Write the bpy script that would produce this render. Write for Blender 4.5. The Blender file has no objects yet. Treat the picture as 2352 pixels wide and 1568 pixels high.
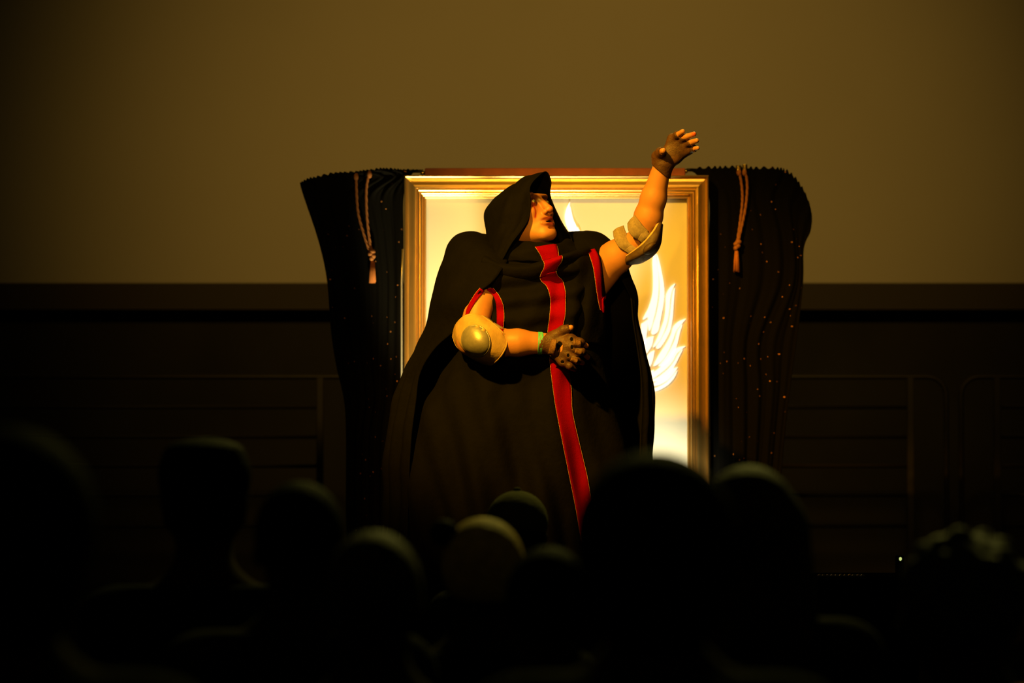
import bpy, math, random
import numpy as np
from mathutils import Vector
from mathutils.bvhtree import BVHTree

random.seed(4); rng = np.random.default_rng(4)
scene = bpy.context.scene
COL = scene.collection

# ------------------------------------------------------------------ camera
FPX = 7400.0; CAMZ = 1.65; PITCH = math.atan((1050 - 784) / FPX)
cam = bpy.data.cameras.new('camera'); camo = bpy.data.objects.new('camera', cam); COL.objects.link(camo)
camo.location = (0, 0, CAMZ); camo.rotation_euler = (math.pi / 2 + PITCH, 0, 0)
cam.sensor_width = 36; cam.lens = 36 * FPX / 2352; cam.clip_end = 100
cam.dof.use_dof = True; cam.dof.focus_distance = 9.78; cam.dof.aperture_fstop = 113.3 / 40
scene.camera = camo

# ------------------------------------------------------------------ view, world
scene.view_settings.view_transform = 'Standard'; scene.view_settings.look = 'None'
scene.view_settings.exposure = 0; scene.view_settings.gamma = 1; scene.view_settings.use_curve_mapping = False
w = bpy.data.worlds.new('world'); scene.world = w; w.use_nodes = True
w.node_tree.nodes['Background'].inputs[0].default_value = (0.50, 0.44, 0.16, 1)
w.node_tree.nodes['Background'].inputs[1].default_value = 0.011

# ------------------------------------------------------------------ stage lamps and added fills
def spot(name, loc, aim, energy, colour, angle, blend, size):
    l = bpy.data.lights.new(name, 'SPOT'); l.energy = energy; l.color = colour
    l.spot_size = math.radians(angle); l.spot_blend = blend; l.shadow_soft_size = size
    o = bpy.data.objects.new(name, l); COL.objects.link(o); o.location = loc
    o.rotation_euler = (Vector(aim) - Vector(loc)).to_track_quat('-Z', 'Y').to_euler()
    return o
spot('key_spot', (-2.6, 4.7, 6.2), (0.14, 10.1, 2.24), 4700, (1.0, 0.45, 0.022), 15.6, 0.7, 0.10)
spot('front_spot', (-0.5, 2.4, 3.3), (0.07, 9.95, 2.40), 1000, (1.0, 0.43, 0.030), 7.6, 0.6, 0.06)  # unseen fill added to brighten the face under the hood
# unseen lamps added on the floor behind the performer to brighten the canvas
spot('canvas_lamp_right', (0.50, 10.45, 0.85), (0.44, 11.03, 1.34), 200, (1.0, 0.88, 0.52), 46, 0.6, 0.05)
spot('canvas_lamp_left', (-0.30, 10.45, 0.85), (-0.30, 11.03, 2.25), 380, (1.0, 0.80, 0.34), 16, 0.4, 0.05)
spot('canvas_lamp_middle', (0.02, 10.35, 0.85), (0.24, 11.03, 2.58), 900, (1.0, 0.92, 0.56), 20, 0.5, 0.05)
spot('screen_wash', (0.2, 3.0, 6.6), (0.25, 14.0, 2.9), 1350, (1.0, 0.56, 0.09), 26, 1.0, 0.4)
spot('back_light', (1.2, 12.9, 6.4), (0.75, 6.8, 1.5), 900, (0.85, 0.76, 0.14), 29, 0.4, 0.1)

# ------------------------------------------------------------------ helpers
def P(px, py, Y):
    """a point of the stage seen at a place of the photograph and standing at depth Y"""
    a = (px - 1176) / FPX; b = (784 - py) / FPX
    c, s = math.cos(PITCH), math.sin(PITCH)
    d = np.array([a, c - b * s, s + b * c])
    return np.array([0, 0, CAMZ]) + d * (Y / d[1])

def link(o, parent=None):
    COL.objects.link(o)
    if parent is not None: o.parent = parent
    return o
def tag(o, label=None, cat=None, group=None, kind=None):
    if label: o['label'] = label
    if cat: o['category'] = cat
    if group: o['group'] = group
    if kind: o['kind'] = kind
    return o
def empty(name, loc=(0, 0, 0)):
    o = bpy.data.objects.new(name, None); o.location = loc; o.empty_display_size = 0.1
    return link(o)
def mesh(name, V, F, mat, parent=None, smooth=True):
    me = bpy.data.meshes.new(name)
    V = np.asarray(V, float)
    if parent is not None: V = V - np.array(parent.matrix_world.translation if parent.parent is None else (0, 0, 0)) if False else V
    me.from_pydata([tuple(v) for v in V], [], [tuple(int(i) for i in f) for f in F]); me.update()
    if mat is not None: me.materials.append(mat)
    if smooth: me.polygons.foreach_set('use_smooth', [True] * len(me.polygons))
    return link(bpy.data.objects.new(name, me), parent)

class MB:
    """collects simple shapes of one part"""
    def __init__(s): s.v = []; s.f = []
    def add(s, V, F):
        n = len(s.v); s.v += [tuple(map(float, p)) for p in V]; s.f += [tuple(i + n for i in f) for f in F]; return s
    def box(s, lo, hi, bev=0.0):
        x0, y0, z0 = lo; x1, y1, z1 = hi
        if bev <= 0:
            V = [(x, y, z) for x in (x0, x1) for y in (y0, y1) for z in (z0, z1)]
            return s.add(V, [(0, 1, 3, 2), (4, 6, 7, 5), (0, 4, 5, 1), (2, 3, 7, 6), (0, 2, 6, 4), (1, 5, 7, 3)])
        b = bev; V = []; 
        import bmesh
        bm = bmesh.new(); bmesh.ops.create_cube(bm, size=1)
        for v in bm.verts: v.co = Vector(((x0 + x1) / 2 + v.co.x * (x1 - x0), (y0 + y1) / 2 + v.co.y * (y1 - y0), (z0 + z1) / 2 + v.co.z * (z1 - z0)))
        bmesh.ops.bevel(bm, geom=bm.edges[:], offset=b, segments=2, affect='EDGES', profile=0.5)
        bm.verts.index_update()
        s.add([v.co[:] for v in bm.verts], [[v.index for v in f.verts] for f in bm.faces]); bm.free(); return s
    def tube(s, pts, r, n=8, cap=True):
        pts = [np.asarray(p, float) for p in pts]; m = len(pts)
        r = [r] * m if np.isscalar(r) else r
        T = [pts[min(i + 1, m - 1)] - pts[max(i - 1, 0)] for i in range(m)]
        T = [t / (np.linalg.norm(t) + 1e-12) for t in T]
        a = np.array([0, 0, 1.]) if abs(T[0][2]) < .9 else np.array([1., 0, 0])
        N = np.cross(T[0], a); N /= np.linalg.norm(N); V = []; F = []
        for i in range(m):
            N = N - T[i] * N.dot(T[i]); N /= np.linalg.norm(N); B = np.cross(T[i], N)
            for k in range(n):
                t = 2 * math.pi * k / n; V.append(pts[i] + r[i] * (N * math.cos(t) + B * math.sin(t)))
        for i in range(m - 1):
            for k in range(n): F.append((i * n + k, i * n + (k + 1) % n, (i + 1) * n + (k + 1) % n, (i + 1) * n + k))
        if cap: F.append(tuple(range(n - 1, -1, -1))); F.append(tuple((m - 1) * n + k for k in range(n)))
        return s.add(V, F)
    def ball(s, c, r, n=10, m=7):
        r = np.array([r] * 3 if np.isscalar(r) else r); V = [np.array([0, 0, -1.])]; F = []
        for i in range(1, m):
            p = -math.pi / 2 + math.pi * i / m
            for k in range(n): V.append(np.array([math.cos(p) * math.cos(2 * math.pi * k / n), math.cos(p) * math.sin(2 * math.pi * k / n), math.sin(p)]))
        V.append(np.array([0, 0, 1.])); e = len(V) - 1
        for k in range(n):
            F.append((0, 1 + (k + 1) % n, 1 + k)); F.append((e, e - n + k, e - n + (k + 1) % n))
        for i in range(m - 2):
            for k in range(n):
                a = 1 + i * n + k; b = 1 + i * n + (k + 1) % n; F.append((a, b, b + n, a + n))
        return s.add([np.asarray(c) + v * r for v in V], F)
    def build(s, name, mat, parent=None, smooth=True): return mesh(name, s.v, s.f, mat, parent, smooth)

def crom(pts, n):
    """Catmull-Rom resampling of a polyline to n points (even in parameter)"""
    p = np.asarray(pts, float); m = len(p)
    if m == 1: return np.repeat(p, n, 0)
    q = np.concatenate([[2 * p[0] - p[1]], p, [2 * p[-1] - p[-2]]])
    t = np.linspace(0, m - 1 - 1e-9, n); i = t.astype(int); f = (t - i)[:, None]
    a, b, c, d = q[i], q[i + 1], q[i + 2], q[i + 3]
    return 0.5 * (2 * b + (c - a) * f + (2 * a - 5 * b + 4 * c - d) * f ** 2 + (3 * b - a - 3 * c + d) * f ** 3)
def loft(rows, nu, nv):
    R = np.stack([crom(r, nu) for r in rows]); return np.stack([crom(R[:, j], nv) for j in range(nu)], 1)
def gfaces(nv, nu, closed=False):
    F = []
    for i in range(nv - 1):
        for j in range(nu - (0 if closed else 1)):
            k = (j + 1) % nu; F.append((i * nu + j, i * nu + k, (i + 1) * nu + k, (i + 1) * nu + j))
    return F
def gnormals(G):
    du = np.gradient(G, axis=1); dv = np.gradient(G, axis=0); n = np.cross(du, dv)
    return n / (np.linalg.norm(n, axis=2, keepdims=True) + 1e-12)
def sheet(name, G, mat, parent=None, thick=0.004, offset=0.0, uv=None, closed=False, crease=False):
    nv, nu = G.shape[:2]
    o = mesh(name, G.reshape(-1, 3), gfaces(nv, nu, closed), mat, parent)
    if uv is not None:
        L = o.data.uv_layers.new(name='UVMap'); U = uv.reshape(-1, 2)
        vi = np.empty(len(o.data.loops), int); o.data.loops.foreach_get('vertex_index', vi)
        L.data.foreach_set('uv', U[vi].ravel())
    if thick:
        m = o.modifiers.new('thickness', 'SOLIDIFY'); m.thickness = thick; m.offset = offset; m.use_even_offset = False
    return o
def wob(p, seed, scale=1.0, n=5):
    """smooth pseudo-random field in about -1..1"""
    r = np.random.default_rng(seed); s = 0
    for k in range(n):
        d = r.normal(size=3); d /= np.linalg.norm(d); s = s + np.sin(p @ d * scale * r.uniform(.6, 1.7) + r.uniform(0, 6.28)) / n
    return s * 1.6

# ------------------------------------------------------------------ materials
def mat(name, col, rough=0.6, metal=0.0, noise=0.0, nscale=20, bump=0.0, bscale=60, emis=None, sheen=0.0, spec=0.5, attr=False, col2=None):
    m = bpy.data.materials.new(name); m.use_nodes = True; t = m.node_tree; b = t.nodes['Principled BSDF']
    b.inputs['Base Color'].default_value = (*col, 1); b.inputs['Roughness'].default_value = rough
    b.inputs['Metallic'].default_value = metal; b.inputs['Specular IOR Level'].default_value = spec
    if sheen: b.inputs['Sheen Weight'].default_value = sheen
    if emis: b.inputs['Emission Color'].default_value = (*emis[0], 1); b.inputs['Emission Strength'].default_value = emis[1]
    tc = t.nodes.new('ShaderNodeTexCoord')
    src = None
    if attr:
        a = t.nodes.new('ShaderNodeAttribute'); a.attribute_name = 'Col'; src = a.outputs['Color']
    if noise or col2:
        n = t.nodes.new('ShaderNodeTexNoise'); n.inputs['Scale'].default_value = nscale; n.inputs['Detail'].default_value = 4
        t.links.new(tc.outputs['Object'], n.inputs['Vector'])
        r = t.nodes.new('ShaderNodeMapRange'); r.inputs['From Min'].default_value = .3; r.inputs['From Max'].default_value = .7
        t.links.new(n.outputs['Fac'], r.inputs['Value'])
        mx = t.nodes.new('ShaderNodeMix'); mx.data_type = 'RGBA'
        t.links.new(r.outputs['Result'], mx.inputs['Factor'])
        c2 = col2 or tuple(max(0, c * (1 - noise)) for c in col)
        if src is not None:
            mul = t.nodes.new('ShaderNodeMix'); mul.data_type = 'RGBA'; mul.blend_type = 'MULTIPLY'; mul.inputs['Factor'].default_value = 1
            mx.inputs[6].default_value = (1, 1, 1, 1); mx.inputs[7].default_value = (1 - noise, 1 - noise, 1 - noise, 1)
            t.links.new(src, mul.inputs[6]); t.links.new(mx.outputs[2], mul.inputs[7]); src = mul.outputs[2]
        else:
            mx.inputs[6].default_value = (*col, 1); mx.inputs[7].default_value = (*c2, 1); src = mx.outputs[2]
    if src is not None: t.links.new(src, b.inputs['Base Color'])
    if bump:
        n = t.nodes.new('ShaderNodeTexNoise'); n.inputs['Scale'].default_value = bscale; n.inputs['Detail'].default_value = 5
        t.links.new(tc.outputs['Object'], n.inputs['Vector'])
        k = t.nodes.new('ShaderNodeBump'); k.inputs['Strength'].default_value = bump; k.inputs['Distance'].default_value = 0.01
        t.links.new(n.outputs['Fac'], k.inputs['Height']); t.links.new(k.outputs['Normal'], b.inputs['Normal'])
    return m
M = {}
M['screen'] = mat('screen_cloth', (.50, .46, .40), .9, noise=.06, nscale=1.2)
M['border'] = mat('screen_border', (.045, .036, .028), .9)
M['black_wall'] = mat('black_wall', (.030, .028, .024), .95, spec=.1, noise=.3, nscale=2)
M['stage'] = mat('stage_floor', (.014, .012, .010), .9, noise=.4, nscale=6, spec=.15)
M['hall'] = mat('hall_floor', (.01, .009, .008), .9, noise=.3, nscale=5, spec=.1)
M['rail'] = mat('rail_metal', (.03, .025, .02), .55, metal=.4)
M['gold'] = mat('gold_paint', (.74, .47, .15), .31, metal=.9, noise=.15, nscale=9)
M['header'] = mat('red_timber', (.22, .04, .008), .6, noise=.35, nscale=25)
M['canvas'] = mat('canvas', (.58, .57, .52), .9, noise=.05, nscale=3, bump=.04, bscale=200)
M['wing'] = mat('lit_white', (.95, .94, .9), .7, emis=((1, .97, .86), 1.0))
M['robe'] = mat('black_cotton', (.0030, .0029, .0025), .85, noise=.25, nscale=30, bump=.25, bscale=45, spec=.10)
M['red'] = mat('red_felt', (.27, .0012, .006), .9, noise=.12, nscale=120, bump=.2, bscale=300, spec=.04)
M['stitch'] = mat('gold_thread', (.75, .55, .25), .5)
M['skin'] = mat('skin', (.6, .35, .2), .5, attr=True, noise=.07, nscale=60, bump=.05, bscale=250)
M['leather'] = mat('brown_leather', (.12, .055, .022), .55, noise=.55, nscale=45, bump=.2, bscale=220)
M['leather2'] = mat('brown_leather_strap', (.25, .13, .055), .55, noise=.4, nscale=70, bump=.3, bscale=200)
M['pad'] = mat('tan_leather', (.72, .50, .22), .5, noise=.28, nscale=28, bump=.15, bscale=80)
M['pad_dark'] = mat('dark_leather', (.10, .06, .028), .6, noise=.4, nscale=40, bump=.2, bscale=90)  # shade on the underside of the raised pad put into the colour
M['cap'] = mat('brushed_metal', (.52, .51, .48), .45, metal=.5, noise=.2, nscale=90, bump=.08, bscale=500)
M['webbing'] = mat('grey_webbing', (.34, .28, .22), .9, noise=.3, nscale=160, bump=.15, bscale=500)
M['green_band'] = mat('green_ribbon', (.06, .62, .48), .6, col2=(.16, .72, .60), nscale=55)
M['eye'] = mat('eye_white', (.42, .38, .33), .2); M['iris'] = mat('iris', (.10, .12, .10), .15)
M['rope'] = mat('orange_cord', (.30, .105, .02), .8, noise=.3, nscale=150)
M['tassel'] = mat('orange_tassel', (.42, .13, .02), .8, noise=.3, nscale=200)
M['brass'] = mat('brass', (.85, .62, .22), .25, metal=1.0)
M['rod'] = mat('dark_rod', (.03, .026, .022), .45, metal=.5)
M['pale_metal'] = mat('pale_metal', (.6, .58, .5), .35, metal=.8)
M['case'] = mat('case_board', (.004, .0035, .003), .95, spec=.0, noise=.3, nscale=30)
M['trim'] = mat('dull_trim', (.32, .29, .22), .5, metal=.6)
M['led'] = mat('indicator', (.6, .7, .3), .4, emis=((.62, .72, .22), .9))
def dotted():
    m = bpy.data.materials.new('black_velvet_with_gold_dots'); m.use_nodes = True; t = m.node_tree; b = t.nodes['Principled BSDF']
    uv = t.nodes.new('ShaderNodeUVMap')
    v = t.nodes.new('ShaderNodeTexVoronoi'); v.inputs['Scale'].default_value = 35; v.inputs['Randomness'].default_value = .42
    t.links.new(uv.outputs['UV'], v.inputs['Vector'])
    c = t.nodes.new('ShaderNodeMath'); c.operation = 'LESS_THAN'; c.inputs[1].default_value = .09
    t.links.new(v.outputs['Distance'], c.inputs[0])
    sp = t.nodes.new('ShaderNodeSeparateColor'); t.links.new(v.outputs['Color'], sp.inputs['Color'])
    k = t.nodes.new('ShaderNodeMath'); k.operation = 'POWER'; k.inputs[1].default_value = 1.6
    t.links.new(sp.outputs['Red'], k.inputs[0])
    f = t.nodes.new('ShaderNodeMath'); f.operation = 'MULTIPLY'; t.links.new(c.outputs[0], f.inputs[0]); t.links.new(k.outputs[0], f.inputs[1])
    mx = t.nodes.new('ShaderNodeMix'); mx.data_type = 'RGBA'
    mx.inputs[6].default_value = (.0030, .0028, .0022, 1); mx.inputs[7].default_value = (.55, .22, .06, 1)
    t.links.new(f.outputs[0], mx.inputs['Factor']); t.links.new(mx.outputs[2], b.inputs['Base Color'])
    b.inputs['Roughness'].default_value = .9; b.inputs['Specular IOR Level'].default_value = .02
    return m
M['velvet'] = dotted()

# ------------------------------------------------------------------ the setting
STZ = 0.75; YF = 11.0; YW = 14.0; YB = 13.0
def zat(py, Y): return P(1176, py, Y)[2]
tag(MB().box((-7, -2, -.1), (7, YW + .4, 0)).build('floor', M['hall'], None, False), kind='structure')
tag(MB().box((-6.5, 8.9, 0.001), (6.5, YW + .12, STZ)).build('stage_platform', M['stage'], None, False), kind='structure')
tag(MB().box((-7, YW + .12, 0), (7, YW + .3, 7.5)).build('wall_back', M['black_wall'], None, False), kind='structure')
sz = zat(650, YW)
scr = tag(empty('projection_screen', (0, YW, sz)), 'wide plain pale screen hanging across the wall above the gold frame', 'screen')
scr.location = (0, 0, 0)
MB().box((-6.2, YW, sz), (6.2, YW + .02, 7.2)).build('screen_cloth', M['screen'], scr, False)
MB().box((-6.2, YW - .012, sz - .115), (6.2, YW + .025, sz)).build('lower_border', M['border'], scr, False)

# railings behind, 2.4 m panels of tube with rounded corners
def railing(name_px0, name_px1, label):
    k = FPX / YB
    a = P(name_px0, 865, YB); b = P(name_px1, 865, YB); top = a[2]
    r = empty('railing_panel', (0, 0, 0)); tag(r, label, 'railing', 'railing panels across the back of the stage')
    x0, x1 = a[0] + .03, b[0] - .03; rc = .075; pts = [(x0, YB, STZ)]
    for i in range(7):
        t = math.pi - i / 6 * math.pi / 2; pts.append((x0 + rc + rc * math.cos(t), YB, top - rc + rc * math.sin(t)))
    for i in range(7):
        t = math.pi / 2 - i / 6 * math.pi / 2; pts.append((x1 - rc + rc * math.cos(t), YB, top - rc + rc * math.sin(t)))
    pts.append((x1, YB, STZ))
    MB().tube(pts, .011, 10).build('outer_tube', M['rail'], r)
    px0, px1 = x0 + .145, x1 - .145
    for x in (px0, px1): MB().box((x - .014, YB - .014, STZ), (x + .014, YB + .014, top - .004), .003).build('post', M['rail'], r, False)
    bm = None
    for py in (935, 1003, 1070, 1137, 1208):
        z = zat(py, YB)
        o = MB().tube([(px0 + .012, YB, z), (px1 - .012, YB, z)], .008, 8).build('rail', M['rail'], r)
    return r
railing(835, 2190, 'dark tube railing panel behind the performer and the gold frame')
railing(2190, 3545, 'dark tube railing panel cut off by the right edge of the picture')
railing(-520, 835, 'dark tube railing panel behind the heads at the far left')

# ------------------------------------------------------------------ gold frame with canvas
fx0, fx1 = P(928, 700, YF)[0], P(1629, 700, YF)[0]; ftop = zat(402, YF); fbot = STZ + .003
FW = P(978, 700, YF)[0] - fx0
frame = tag(empty('gold_frame'), 'tall moulded gold frame standing on the stage behind the performer', 'picture frame')
# profile: distance inwards from the outer edge (share of FW), front depth
prof = [(0, .055), (0, .006), (.02, .002), (.06, 0), (.10, .003), (.125, .008), (.16, .012), (.21, .0115), (.26, .0105), (.34, .0075), (.42, .0045), (.50, .0025), (.56, .003), (.585, .006), (.605, .0065),
        (.63, .003), (.66, .002), (.69, .004), (.71, .0085), (.735, .0085), (.76, .005), (.79, .004), (.82, .006), (.845, .012), (.87, .018), (.90, .020), (.95, .018), (1.0, .022), (1.0, .055)]
def rail_mesh(name, c0, c1, i0, i1):
    """rail between two mitred corners: outer points c0,c1 and inner points i0,i1 (x,z)"""
    V = []; n = len(prof); S = 14
    for k in range(S + 1):
        t = k / S
        for d, y in prof:
            o = np.array(c0) * (1 - t) + np.array(c1) * t; i = np.array(i0) * (1 - t) + np.array(i1) * t
            p = o * (1 - d) + i * d; V.append((p[0], YF + y, p[1]))
    F = gfaces(S + 1, n); F.append(tuple(range(n))); F.append(tuple(S * n + k for k in range(n - 1, -1, -1)))
    for k in range(S): F.append((k * n, (k + 1) * n, (k + 1) * n + n - 1, k * n + n - 1))
    o = mesh(name, V, F, M['gold'], frame, False); return o
o4 = [(fx0, ftop), (fx1, ftop), (fx1, fbot), (fx0, fbot)]; i4 = [(fx0 + FW, ftop - FW * 1.06), (fx1 - FW, ftop - FW * 1.06), (fx1 - FW, fbot + FW), (fx0 + FW, fbot + FW)]
rail_mesh('top_rail', o4[0], o4[1], i4[0], i4[1]); rail_mesh('side_rail', o4[1], o4[2], i4[1], i4[2])
rail_mesh('bottom_rail', o4[2], o4[3], i4[2], i4[3]); rail_mesh('side_rail', o4[3], o4[0], i4[3], i4[0])
YP = YF + .045
MB().box((fx0 + FW * .9, YP, fbot + FW * .9), (fx1 - FW * .9, YP + .012, ftop - FW * .9)).build('canvas_panel', M['canvas'], frame, False)
MB().box((fx0 + .07, YF + .02, ftop - .002), (fx1 - .08, YF + .055, ftop + .026), .003).build('header_board', M['header'], frame, False)['label'] = 'dark red timber strip above the gold top rail'
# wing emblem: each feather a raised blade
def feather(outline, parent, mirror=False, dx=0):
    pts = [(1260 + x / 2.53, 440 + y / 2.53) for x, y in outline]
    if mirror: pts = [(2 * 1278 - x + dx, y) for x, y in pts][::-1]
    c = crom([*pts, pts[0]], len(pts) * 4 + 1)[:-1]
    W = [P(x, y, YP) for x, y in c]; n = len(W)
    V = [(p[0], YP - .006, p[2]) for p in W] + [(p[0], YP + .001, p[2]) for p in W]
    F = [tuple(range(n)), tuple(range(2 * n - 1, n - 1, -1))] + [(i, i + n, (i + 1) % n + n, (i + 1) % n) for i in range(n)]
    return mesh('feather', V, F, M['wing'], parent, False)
FE = [
 [(617, 352), (604, 400), (607, 500), (604, 590), (582, 670), (548, 738), (560, 738), (578, 728), (580, 770), (588, 806), (618, 705), (636, 600), (638, 500), (630, 420)],
 [(628, 360), (637, 430), (647, 520), (646, 610), (628, 710), (597, 822), (634, 812), (650, 740), (667, 650), (671, 560), (655, 460), (640, 395)],
 [(736, 533), (705, 558), (684, 600), (681, 660), (672, 740), (645, 820), (607, 905), (650, 855), (685, 770), (700, 690), (706, 620), (718, 570)],
 [(733, 560), (722, 590), (714, 650), (706, 720), (690, 790), (655, 860), (625, 905), (650, 903), (700, 820), (719, 740), (726, 650)],
 [(798, 738), (755, 755), (725, 785), (712, 830), (680, 890), (640, 950), (610, 1012), (655, 985), (695, 925), (722, 860), (742, 805), (775, 765)],
 [(777, 772), (750, 810), (735, 860), (705, 925), (665, 985), (640, 1012), (680, 1000), (725, 940), (748, 880), (762, 820)],
 [(797, 897), (755, 905), (725, 925), (700, 965), (655, 1015), (605, 1055), (585, 1095), (625, 1072), (680, 1030), (720, 985), (745, 940), (775, 912)],
 [(780, 915), (752, 950), (725, 995), (690, 1035), (640, 1075), (600, 1098), (650, 1095), (705, 1050), (735, 1005), (760, 955)],
 [(750, 1020), (720, 1032), (690, 1065), (650, 1095), (600, 1118), (594, 1130), (640, 1122), (690, 1095), (725, 1058)],
 [(748, 1040), (720, 1075), (680, 1112), (630, 1138), (596, 1148), (598, 1162), (645, 1150), (695, 1120), (730, 1080)],
 [(576, 745), (550, 762), (538, 775), (541, 850), (555, 900), (570, 820)],
 [(610, 840), (575, 850), (555, 880), (562, 940), (580, 925), (600, 890)],
 [(615, 922), (590, 935), (570, 965), (575, 1025), (592, 1010), (608, 965)],
 [(612, 1035), (590, 1045), (578, 1070), (584, 1082), (600, 1065)],
]
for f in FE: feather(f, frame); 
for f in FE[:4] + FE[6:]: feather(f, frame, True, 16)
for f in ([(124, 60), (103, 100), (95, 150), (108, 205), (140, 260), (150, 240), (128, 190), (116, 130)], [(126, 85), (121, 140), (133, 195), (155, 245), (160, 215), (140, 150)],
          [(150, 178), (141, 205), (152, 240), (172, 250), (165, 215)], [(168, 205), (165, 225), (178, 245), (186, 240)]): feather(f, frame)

# ------------------------------------------------------------------ curtains, rods, tie cords
def curtain(rows, seed, label, npl, dirn):
    nu, nv = 150, 70
    R = [[P(x, y, YF + .075) for x, y in r] for r in rows]; G = loft(R, nu, nv)
    u = np.linspace(0, 1, nu)[None, :]; v = np.linspace(0, 1, nv)[:, None]
    ph = npl * 2 * math.pi * u + .25 * np.sin(5 * v + seed) * np.sin(7 * u + seed)
    amp = (.003 + .004 * v) * np.clip(np.minimum(u, 1 - u) * 8, .2, 1)
    G[:, :, 1] += amp * np.sin(ph) + .0015 * np.sin(ph * 2.3 + 3 * v)
    G[:, :, 1] += .02 * np.where(dirn > 0, u, 1 - u) * (1 - v)
    head = np.clip(1 - v / .022, 0, 1)
    G[:, :, 2] += head * .006 * np.sin(ph * 5 + 1.3 * np.sin(ph)) * np.clip(np.minimum(u, 1 - u) * 12, 0, 1)
    arc = np.concatenate([[0], np.cumsum(np.linalg.norm(np.diff(G[nv // 3], axis=0), axis=1))])
    uv = np.stack([np.repeat(arc[None], nv, 0) * .94 + G[:, :, 2] * .34, G[:, :, 2] * .94 - arc[None] * .34], 2)
    o = sheet('curtain', G, M['velvet'], None, .005, 0, uv)
    return tag(o, label, 'curtain', 'dotted curtains beside the gold frame')
L = [[(688, 418), (712, 410), (760, 399), (810, 396), (850, 391), (890, 388), (925, 391), (966, 390)],
     [(691, 432), (760, 415), (850, 408), (900, 405), (928, 404), (945, 400)],
     [(700, 460), (780, 455), (860, 450), (927, 448)],
     [(730, 550), (800, 548), (870, 545), (926, 545)],
     [(750, 640), (810, 640), (880, 640), (925, 640)],
     [(760, 760), (820, 760), (880, 760), (925, 760)], [(772, 840), (830, 840), (880, 840), (925, 840)], [(790, 920), (840, 920), (880, 920), (922, 920)], [(795, 1010), (830, 1010), (870, 1010), (915, 1010)],
     [(795, 1200), (830, 1200), (870, 1200), (905, 1200)], [(797, 1652), (830, 1652), (870, 1652), (900, 1652)]]
curtain(L, 1, 'black gold-dotted curtain left of the gold frame, narrowing downwards', 6, -1)
Rr = [[(1574, 389), (1630, 385), (1680, 383), (1730, 385), (1785, 386), (1815, 396), (1848, 438), (1866, 490)],
      [(1600, 400), (1630, 400), (1680, 400), (1730, 402), (1785, 405), (1815, 420), (1850, 462), (1866, 508)],
      [(1628, 450), (1690, 450), (1750, 455), (1810, 470), (1862, 532)],
      [(1629, 540), (1700, 540), (1770, 545), (1820, 550), (1847, 570)],
      [(1629, 650), (1700, 650), (1770, 650), (1820, 650), (1845, 650)],
      [(1630, 780), (1700, 780), (1760, 780), (1831, 780)], [(1631, 900), (1700, 900), (1760, 900), (1814, 900)],
      [(1633, 1060), (1700, 1060), (1750, 1060), (1797, 1060)], [(1636, 1250), (1690, 1250), (1740, 1250), (1785, 1250)], [(1640, 1652), (1690, 1652), (1740, 1652), (1780, 1652)]]
curtain(Rr, 2, 'black gold-dotted curtain right of the gold frame, with a rounded outer shoulder', 5, 1)

def rod(pts, ball_px, label):
    r = tag(empty('curtain_rod'), label, 'rod', 'curtain rods on the gold frame')
    MB().tube(crom([P(*p) for p in pts], 16), .006, 10).build('bar', M['rod'], r)
    c = P(*ball_px)
    b = MB().tube([c + np.array([-.008, 0, .0]), c + np.array([.008, 0, 0])], .0065, 12)
    b.ball(c + np.array([.011, 0, 0]), .007).build('finial', M['brass'], r)
    MB().tube([c + np.array([-.004, 0, .004]), c + np.array([-.004, .03, .01])], .004).build('bracket', M['rod'], r)
    return r
rod([(972, 393, 11.115), (900, 394, 11.12), (800, 402, 11.125), (700, 420, 11.13)], (971, 397, 11.075), 'thin rod carrying the left curtain, brass finial at its inner end')
rod([(1578, 390, 11.125), (1650, 392, 11.15), (1740, 396, 11.165), (1795, 402, 11.17)], (1568, 393, 11.06), 'thin rod carrying the right curtain, brass finial at its inner end')

def cord(strands, knot, tas, label, clip=None):
    Y = 11.058
    r = tag(empty('tie_cord'), label, 'tassel', 'tasselled cords hanging on the curtains')
    for st in strands:
        c = crom([P(x, y, Y) for x, y in st], 60)
        for s in (0, 1, 2):
            ang = np.linspace(0, 26, 60) + s * 2.094
            q = c + .0024 * np.stack([np.cos(ang), np.sin(ang), 0 * ang], 1)
            if s == 0: m = MB()
            m.tube(q, .0027, 6)
        m.build('strand', M['rope'], r)
        m = MB(); k = P(*st[0], Y) - np.array([0, 0, .012]); m.ball(k, (.0085, .0085, .013)); m.build('top_knot', M['rope'], r)
    a = P(*knot[0], Y); b = P(*knot[1], Y); m = MB()
    for i in range(4):
        t = i / 3; m.ball(a * (1 - t) + b * t + np.array([.003 * (-1) ** i, -.002, 0]), (.0115 - .001 * i, .011, .0095))
    m.build('knot', M['rope'], r)
    a = P(*tas[0], Y); b = P(*tas[1], Y); m = MB()
    for i in range(26):
        an = i * 2.399; rr = math.sqrt(i / 26); d = np.array([math.cos(an), math.sin(an), 0])
        m.tube([a + d * .005 * rr, (a + b) / 2 + d * .0085 * rr, b + d * .0105 * rr + np.array([0, 0, random.uniform(-.004, .003)])], .0021, 5)
    m.build('tassel', M['tassel'], r)
    if clip:
        for c in clip:
            m = MB(); p = P(*c, Y)
            for i in range(5):
                t = np.linspace(0, 6.28, 9); m.tube([p + np.array([.008 * math.cos(q), .006 * math.sin(q), (i - 2) * .004]) for q in t], .0016, 5)
            m.build('gold_wrap', M['brass'], r)
    return r
cord([[(818, 398), (819, 440), (823, 490), (835, 535), (849, 578)], [(849, 393), (842, 430), (842, 480), (846, 530), (853, 576)]], [(853, 578), (856, 593)], [(856, 600), (856, 648)],
     'orange tasselled cord hanging down the left curtain')
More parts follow.
